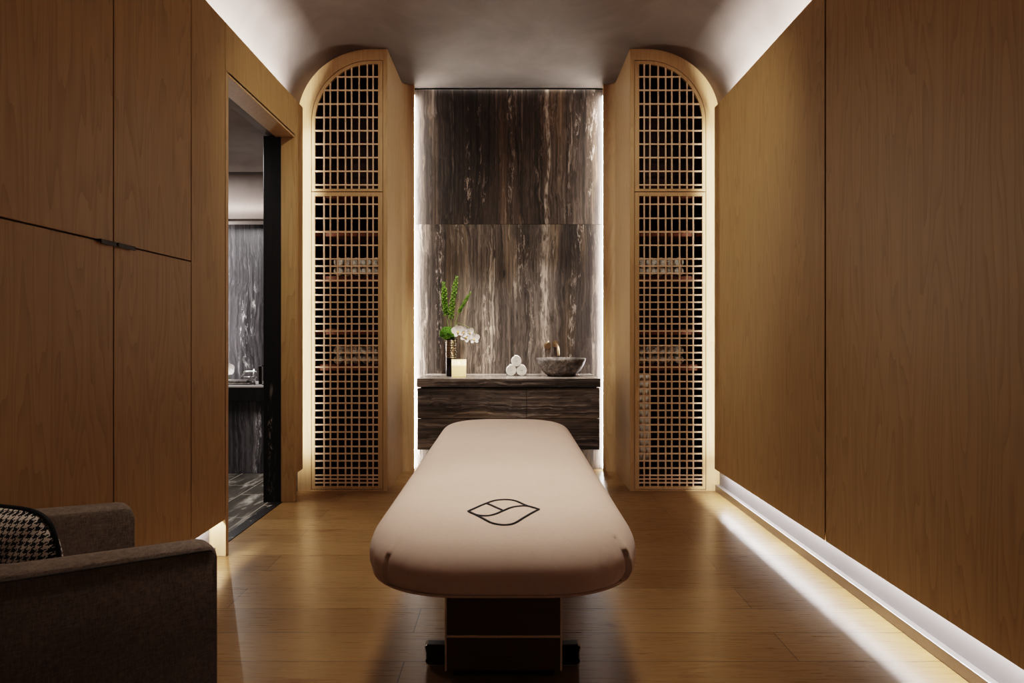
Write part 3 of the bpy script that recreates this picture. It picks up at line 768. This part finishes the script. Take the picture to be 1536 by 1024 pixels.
# finer stations near the front
def refine(path):
    a = [(0.0, path[0][1]), (.002, path[0][1]), (.007, path[0][1]), (.014, path[0][1]), (.024, path[0][1])]
    return a + path[1:-1] + [(x, -y) for x, y in a[::-1]]
outp, inp = refine(outp), refine(inp)
b = NB(); rows = []
for (po, qo), (pi_, qi) in zip(outp, inp):
    z = ztop_(po); r = .016
    o3 = L2W(po, qo, 0); i3 = L2W(pi_, qi, 0); dv = (i3 - o3).normalized()
    row = [o3 + Vector((0, 0, .10)), o3 + Vector((0, 0, .13)), o3 + Vector((0, 0, .3)), o3 + Vector((0, 0, .5)), o3 + Vector((0, 0, z - r)), o3 + dv*r*.3 + Vector((0, 0, z - r*.3)), o3 + dv*r + Vector((0, 0, z)),
           o3.lerp(i3, .5) + Vector((0, 0, z + .004)), i3 - dv*r*1.5 + Vector((0, 0, z)), i3 - dv*r*.4 + Vector((0, 0, z - r*.5)), i3 + Vector((0, 0, z - r*1.6)), i3 + Vector((0, 0, .45)), i3 + Vector((0, 0, .10))]
    rows.append([b.verts.new(p) for p in row])
for r0, r1 in zip(rows, rows[1:]):
    m_ = len(r0)
    for k in range(m_): b.faces.new((r0[k], r1[k], r1[(k+1) % m_], r0[(k+1) % m_])).smooth = True
b.faces.new(rows[0][::-1]); b.faces.new(rows[-1])
shell = obj('shell', b, M['chair'], t); bevel_mod(shell, .008, 3)
b = NB(); tube(b, [L2W(p, q, ztop_(p) - .0135) + (L2W(p, q, 0) - L2W(.3, 0, 0)).normalized()*.0005 for p, q in outp if p > .01], .003, 8); obj('seam_piping', b, M['chair_seam'], shell)
b = NB()
tube(b, [L2W(.003, -.329, z) for z in (.10, .25, .4, .55, .655)], .003, 8); obj('seam_piping', b, M['chair_seam'], shell)
# seat deck and cushion
ip = [(p, q) for p, q in upath(.228, .40, .136, p0=-.005)]
b = NB(); prism(b, ip, lambda u, v_, w_: L2W(u, v_, w_), .10, .30); obj('seat_base', b, M['chair'], t)
b = NB(); prism(b, ip, lambda u, v_, w_: L2W(u, v_, w_), .301, .43); cu = obj('seat_cushion', b, M['chair'], t); bevel_mod(cu, .025, 4)
for p, q in ((.06, -.27), (.06, .27), (.48, -.2), (.48, .2)):
    c = L2W(p, q, 0); b = NB(); lathe(b, [(0, .001), (.014, .001), (.020, .10), (0, .10)], c.x, c.y, 16); obj('leg', b, M['darkwood'], t)

# houndstooth pillow standing on the seat
pc = Vector((-1.280, 1.583, 0)); pa = Vector((.96, -.28, 0)).normalized(); pn = Vector((.28, .96, 0)).normalized()
SZ = .195; tilt = 0.10
t = thing('throw_pillow', 'black and cream houndstooth pillow with dark piping on the armchair', 'pillow', (pc.x, pc.y, .432))
b = NB(); uvl = b.loops.layers.uv.new('UVMap'); G = 26; grid = {}
def pp_(i, j, sgn):
    u, v_ = -1 + 2*i/G, -1 + 2*j/G
    # square with rounded corners
    k = max(abs(u), abs(v_)); l = math.hypot(u, v_) or 1
    rr = k / ((abs(u/l)**5 + abs(v_/l)**5)**(1/5)*l) if k > 0 else 0
    us, vs_ = u*rr*1.0, v_*rr*1.0
    th = .055*max(0, (1 - abs(u)**2.6))**.55*max(0, (1 - abs(v_)**2.6))**.55
    z = .434 + SZ*.98 + vs_*SZ
    base = pc + pa*us*SZ + pn*(sgn*th - tilt*(z - .434)) ; return Vector((base.x, base.y, z)), us, vs_
for sgn in (-1, 1):
    for i in range(G+1):
        for j in range(G+1):
            if sgn == 1 and (i in (0, G) or j in (0, G)): grid[(sgn, i, j)] = grid[(-1, i, j)]; continue
            p, u, v_ = pp_(i, j, sgn); grid[(sgn, i, j)] = (b.verts.new(p), u, v_)
    for i in range(G):
        for j in range(G):
            q = [grid[(sgn, i, j)], grid[(sgn, i+1, j)], grid[(sgn, i+1, j+1)], grid[(sgn, i, j+1)]]
            f = b.faces.new([x[0] for x in q]); f.smooth = True
            for lp, x in zip(f.loops, q): lp[uvl].uv = (x[1]*SZ*2.4 + .5, x[2]*SZ*2.4 + .5)
pil = obj('pillow_body', b, M['hounds'], t)
b = NB(); loop_ = [(i, 0) for i in range(G)] + [(G, j) for j in range(G)] + [(i, G) for i in range(G, 0, -1)] + [(0, j) for j in range(G, 0, -1)]
tube(b, [pp_(i, j, 0)[0] for i, j in loop_], .005, 8, closed=True); obj('piping', b, M['ink'], t)

# ------------------------------------------------------------------ bathroom beyond the doorway
b = NB(); box(b, -3.9, -1.83, 6.06, 6.3, -0.05, 2.42); struct('wall_bathroom_front', b, M['marble_bath'])
b = NB(); box(b, -3.9, -1.83, 5.86, 6.3, 2.36, 2.95); box(b, -3.9, -1.83, 5.90, 6.3, 2.34, 2.37); struct('trim_2', b, M['plaster'])
b = NB(); box(b, -4.0, -1.74, 2.3, 5.84, 2.80, 2.95); struct('ceiling_bathroom', b, M['plaster'])
b = NB(); box(b, -4.0, -3.9, 2.3, 6.3, -0.05, 2.95); struct('wall_bathroom_left', b, M['white'])
b = NB(); box(b, -4.0, -1.95, 2.3, 2.4, -0.05, 2.95); struct('wall_bathroom_back', b, M['white'])
v = thing('bathroom_vanity', 'dark stone vanity seen through the doorway, with faucet and white flower on it', 'vanity', (-2.4, 5.75, 0))
b = NB(); box(b, -3.1, -1.832, 5.53, 6.055, 0.001, 0.67); obj('stone_front', b, M['marble_bath'], v)
b = NB(); box(b, -3.1, -1.832, 5.46, 6.055, 0.66, 0.778, .003, 1); obj('apron', b, M['marble_blk'], v)
b = NB(); box(b, -3.1, -1.832, 5.455, 6.055, 0.778, 0.795, .003, 1); o = obj('top', b, M['white'], v); o['label'] = 'pale polished top'
def bt(px, py, d): return at(px, py, d)
t = thing('bathroom_faucet', 'chrome faucet on the bathroom vanity beyond the doorway', 'faucet', (bt(381, 575, 5.6).x, 5.62, .796))
p0 = bt(381.5, 570, 5.62)
b = NB(); tube(b, catmull([bt(362, 565, 5.6), bt(365, 560.5, 5.6), bt(369, 557.5, 5.6), bt(377, 557, 5.61), bt(386, 557.5, 5.62)], 6), .008, 12); obj('spout', b, M['chrome'], t)
b = NB(); tube(b, [(p0.x, 5.62, .796), (p0.x, 5.62, HC - (553 - CY)/F*5.62)], .010, 16); obj('riser', b, M['chrome'], t)
b = NB(); q = bt(377, 568, 5.58); disc_y(b, q.x, q.z, 5.56, 5.60, .022); disc_y(b, q.x, q.z, 5.555, 5.60, .012); obj('knob', b, M['chrome'], t)
b = NB(); tube(b, [bt(364, 565.3, 5.60), bt(386, 565.3, 5.62)], .006, 12); obj('cross_pipe', b, M['chrome'], t)
t = thing('vanity_mirror', 'small dark framed mirror plate standing at right end of the bathroom vanity', 'mirror', (bt(391, 578, 5.55).x, 5.56, .796))
q0, q1 = bt(387.5, 577, 5.56), bt(394.5, 548, 5.56)
b = NB(); box(b, q0.x + .004, q1.x - .004, 5.558, 5.575, .7965, q1.z - .004); obj('plate', b, M['bronze'], t)
b = NB(); box(b, q1.x - .007, q1.x, 5.552, 5.575, .7965, q1.z); box(b, q0.x, q1.x, 5.552, 5.575, q1.z - .007, q1.z); box(b, q0.x - .01, q1.x, 5.552, 5.60, .7965, .803); obj('frame', b, M['chrome'], t)
# towel roll and tray, white flower
b = NB(); tr = bt(352, 572.5, 5.58); box(b, tr.x - .32, bt(374, 570, 5.58).x, 5.57, 5.72, .7965, .812, .004); box(b, tr.x - .30, bt(371, 570, 5.58).x, 5.575, 5.70, .814, .838, .008)
one('folded_hand_towel', b, M['bowl'], 'folded grey hand towel lying flat beside the bathroom faucet', 'towel', (tr.x, 5.64, .7965))
t = thing('white_flower', 'white blossom in a low dish on the bathroom vanity, at left of the faucet', 'flower', (bt(346, 560, 5.85).x, 5.80, .796))
c = bt(344, 553, 5.80)
b = NB(); lathe(b, [(0, .797), (.03, .797), (.045, .83), (.042, .83), (.028, .802), (0, .802)], c.x, 5.80, 24); obj('dish', b, M['bowl'], t)
b = NB(); tube(b, [(c.x, 5.80, .802), (c.x, 5.80, c.z)], .004, 8); obj('stem', b, M['stem'], t)
b = NB()
for k in range(5):
    an = .5 + k*2*PI/5; petal(b, c, Vector((math.cos(an), -.2, math.sin(an))), Vector((-math.sin(an), 0, math.cos(an))), Vector((0, -1, 0)), .062, .036)
obj('blossom', b, M['petal'], t)

# ------------------------------------------------------------------ light strips (visible lamps of the niche)
for s, nm in ((-1, 'left'), (1, 'right')):
    b = NB(); box(b, s*.8685, s*.883, 5.660, 5.676, 0.02, 3.46)
    one('light_strip', b, M['led'], f'vertical white light strip down the {nm} edge of the stone wall', 'light strip', (s*.875, 5.668, .02))

# ------------------------------------------------------------------ lamps
def area(name, loc, rot, sx, sy, power, col=(1, .95, .90), spread=PI, vis=True):
    l = bpy.data.lights.new(name, 'AREA'); l.shape = 'RECTANGLE'; l.size = sx; l.size_y = sy; l.energy = power; l.color = col; l.spread = spread
    o = bpy.data.objects.new(name, l); C.objects.link(o); o.location = loc; o.rotation_euler = rot; return o
def spot(name, loc, target, power, ang, blend=.6, col=(1, .9, .78), r=.04):
    l = bpy.data.lights.new(name, 'SPOT'); l.energy = power; l.spot_size = math.radians(ang); l.spot_blend = blend; l.color = col; l.shadow_soft_size = r
    o = bpy.data.objects.new(name, l); C.objects.link(o); o.location = loc
    o.rotation_euler = (Vector(target) - Vector(loc)).to_track_quat('-Z', 'Y').to_euler(); return o
Lc = (1.0, .94, .89)
for s in (-1, 1):
    area('cove_lamp', (s*1.655, (YN + 4.72)/2, 2.93), (PI, 0, 0), .03, 4.72 - YN - .1, 92, (1, .96, .93))
    # gap lamp behind the panel end
    area('panel_end_lamp', (s*1.655, 4.73, 1.60), (PI/2, 0, 0), .03, 2.7, 10, (1, .95, .88))
area('toe_lamp', (1.655, (YN + 4.76)/2, .243), (0, 0, 0), .014, 4.76 - YN, 46, (.95, .96, 1))
area('toe_lamp', (-1.655, (YN + 3.45)/2, .243), (0, 0, 0), .014, 3.45 - YN, 32, (.95, .96, 1))
area('niche_slot_lamp', (0, 5.69, 3.535), (0, 0, 0), 1.6, .012, .35, Lc)
# ceiling downlights, then added fill spots for the cabinets and armchair
spot('downlight_or_fill', (0.0, 2.15, 3.52), (0, 2.65, 0), 285, 64, .9, (1, .92, .86), .22)
spot('downlight_or_fill', (-.45, 4.15, 3.52), (-.42, 5.45, .9), 215, 36, .7, (1, .93, .86))
spot('downlight_or_fill', (.35, 4.15, 3.52), (.3, 5.5, .95), 215, 36, .7, (1, .93, .86))
for s in (-1, 1): spot('downlight_or_fill', (s*.45, 2.9, 3.52), (s*1.30, 5.0, 1.75), 84, 84, 1.0, (1, .90, .78))  # fill spots added to brighten the cabinet fronts
spot('downlight_or_fill', (-.95, 1.35, 3.52), (-1.2, 1.65, .7), 75, 34, 1.0, (1, .92, .84), .1)  # fill spot added to lighten the armchair tops and pillow
# candle light
l = bpy.data.lights.new('candle_light', 'POINT'); l.energy = .7; l.color = (1, .80, .56); l.shadow_soft_size = .012
o = bpy.data.objects.new('candle_light', l); C.objects.link(o); o.location = (cx, cy, z0*0 + ZT + .128)
# bathroom
area('bath_lamp', (-2.9, 4.6, 2.78), (0, 0, 0), .9, 1.4, 72, (1, .97, .95))
area('bath_edge_lamp', (-2.86, 6.02, 1.6), (PI/2, 0, -PI/2), .03, 1.5, 7, (1, .97, .95))
area('bath_cove_lamp', (-2.8, 5.80, 2.45), (-PI/2 - .6, 0, PI), 1.6, .03, 1.5, (1, .97, .95))

w_ = bpy.data.worlds.new('night'); bpy.context.scene.world = w_; w_.use_nodes = True
w_.node_tree.nodes['Background'].inputs[0].default_value = (.02, .018, .015, 1); w_.node_tree.nodes['Background'].inputs[1].default_value = .2

# ------------------------------------------------------------------ camera
cd = bpy.data.cameras.new('camera'); cam = bpy.data.objects.new('camera', cd); C.objects.link(cam)
cam.location = (0, 0, HC); cam.rotation_euler = (PI/2, 0, 0)
cd.sensor_width = 36; cd.lens = F/1536*36; cd.shift_x = (768 - CX)/1536; cd.shift_y = -(512 - CY)/1536; cd.clip_start = .05
sc = bpy.context.scene; sc.camera = cam
sc.view_settings.view_transform = 'Filmic'; sc.view_settings.look = 'High Contrast'; sc.view_settings.exposure = 0.15
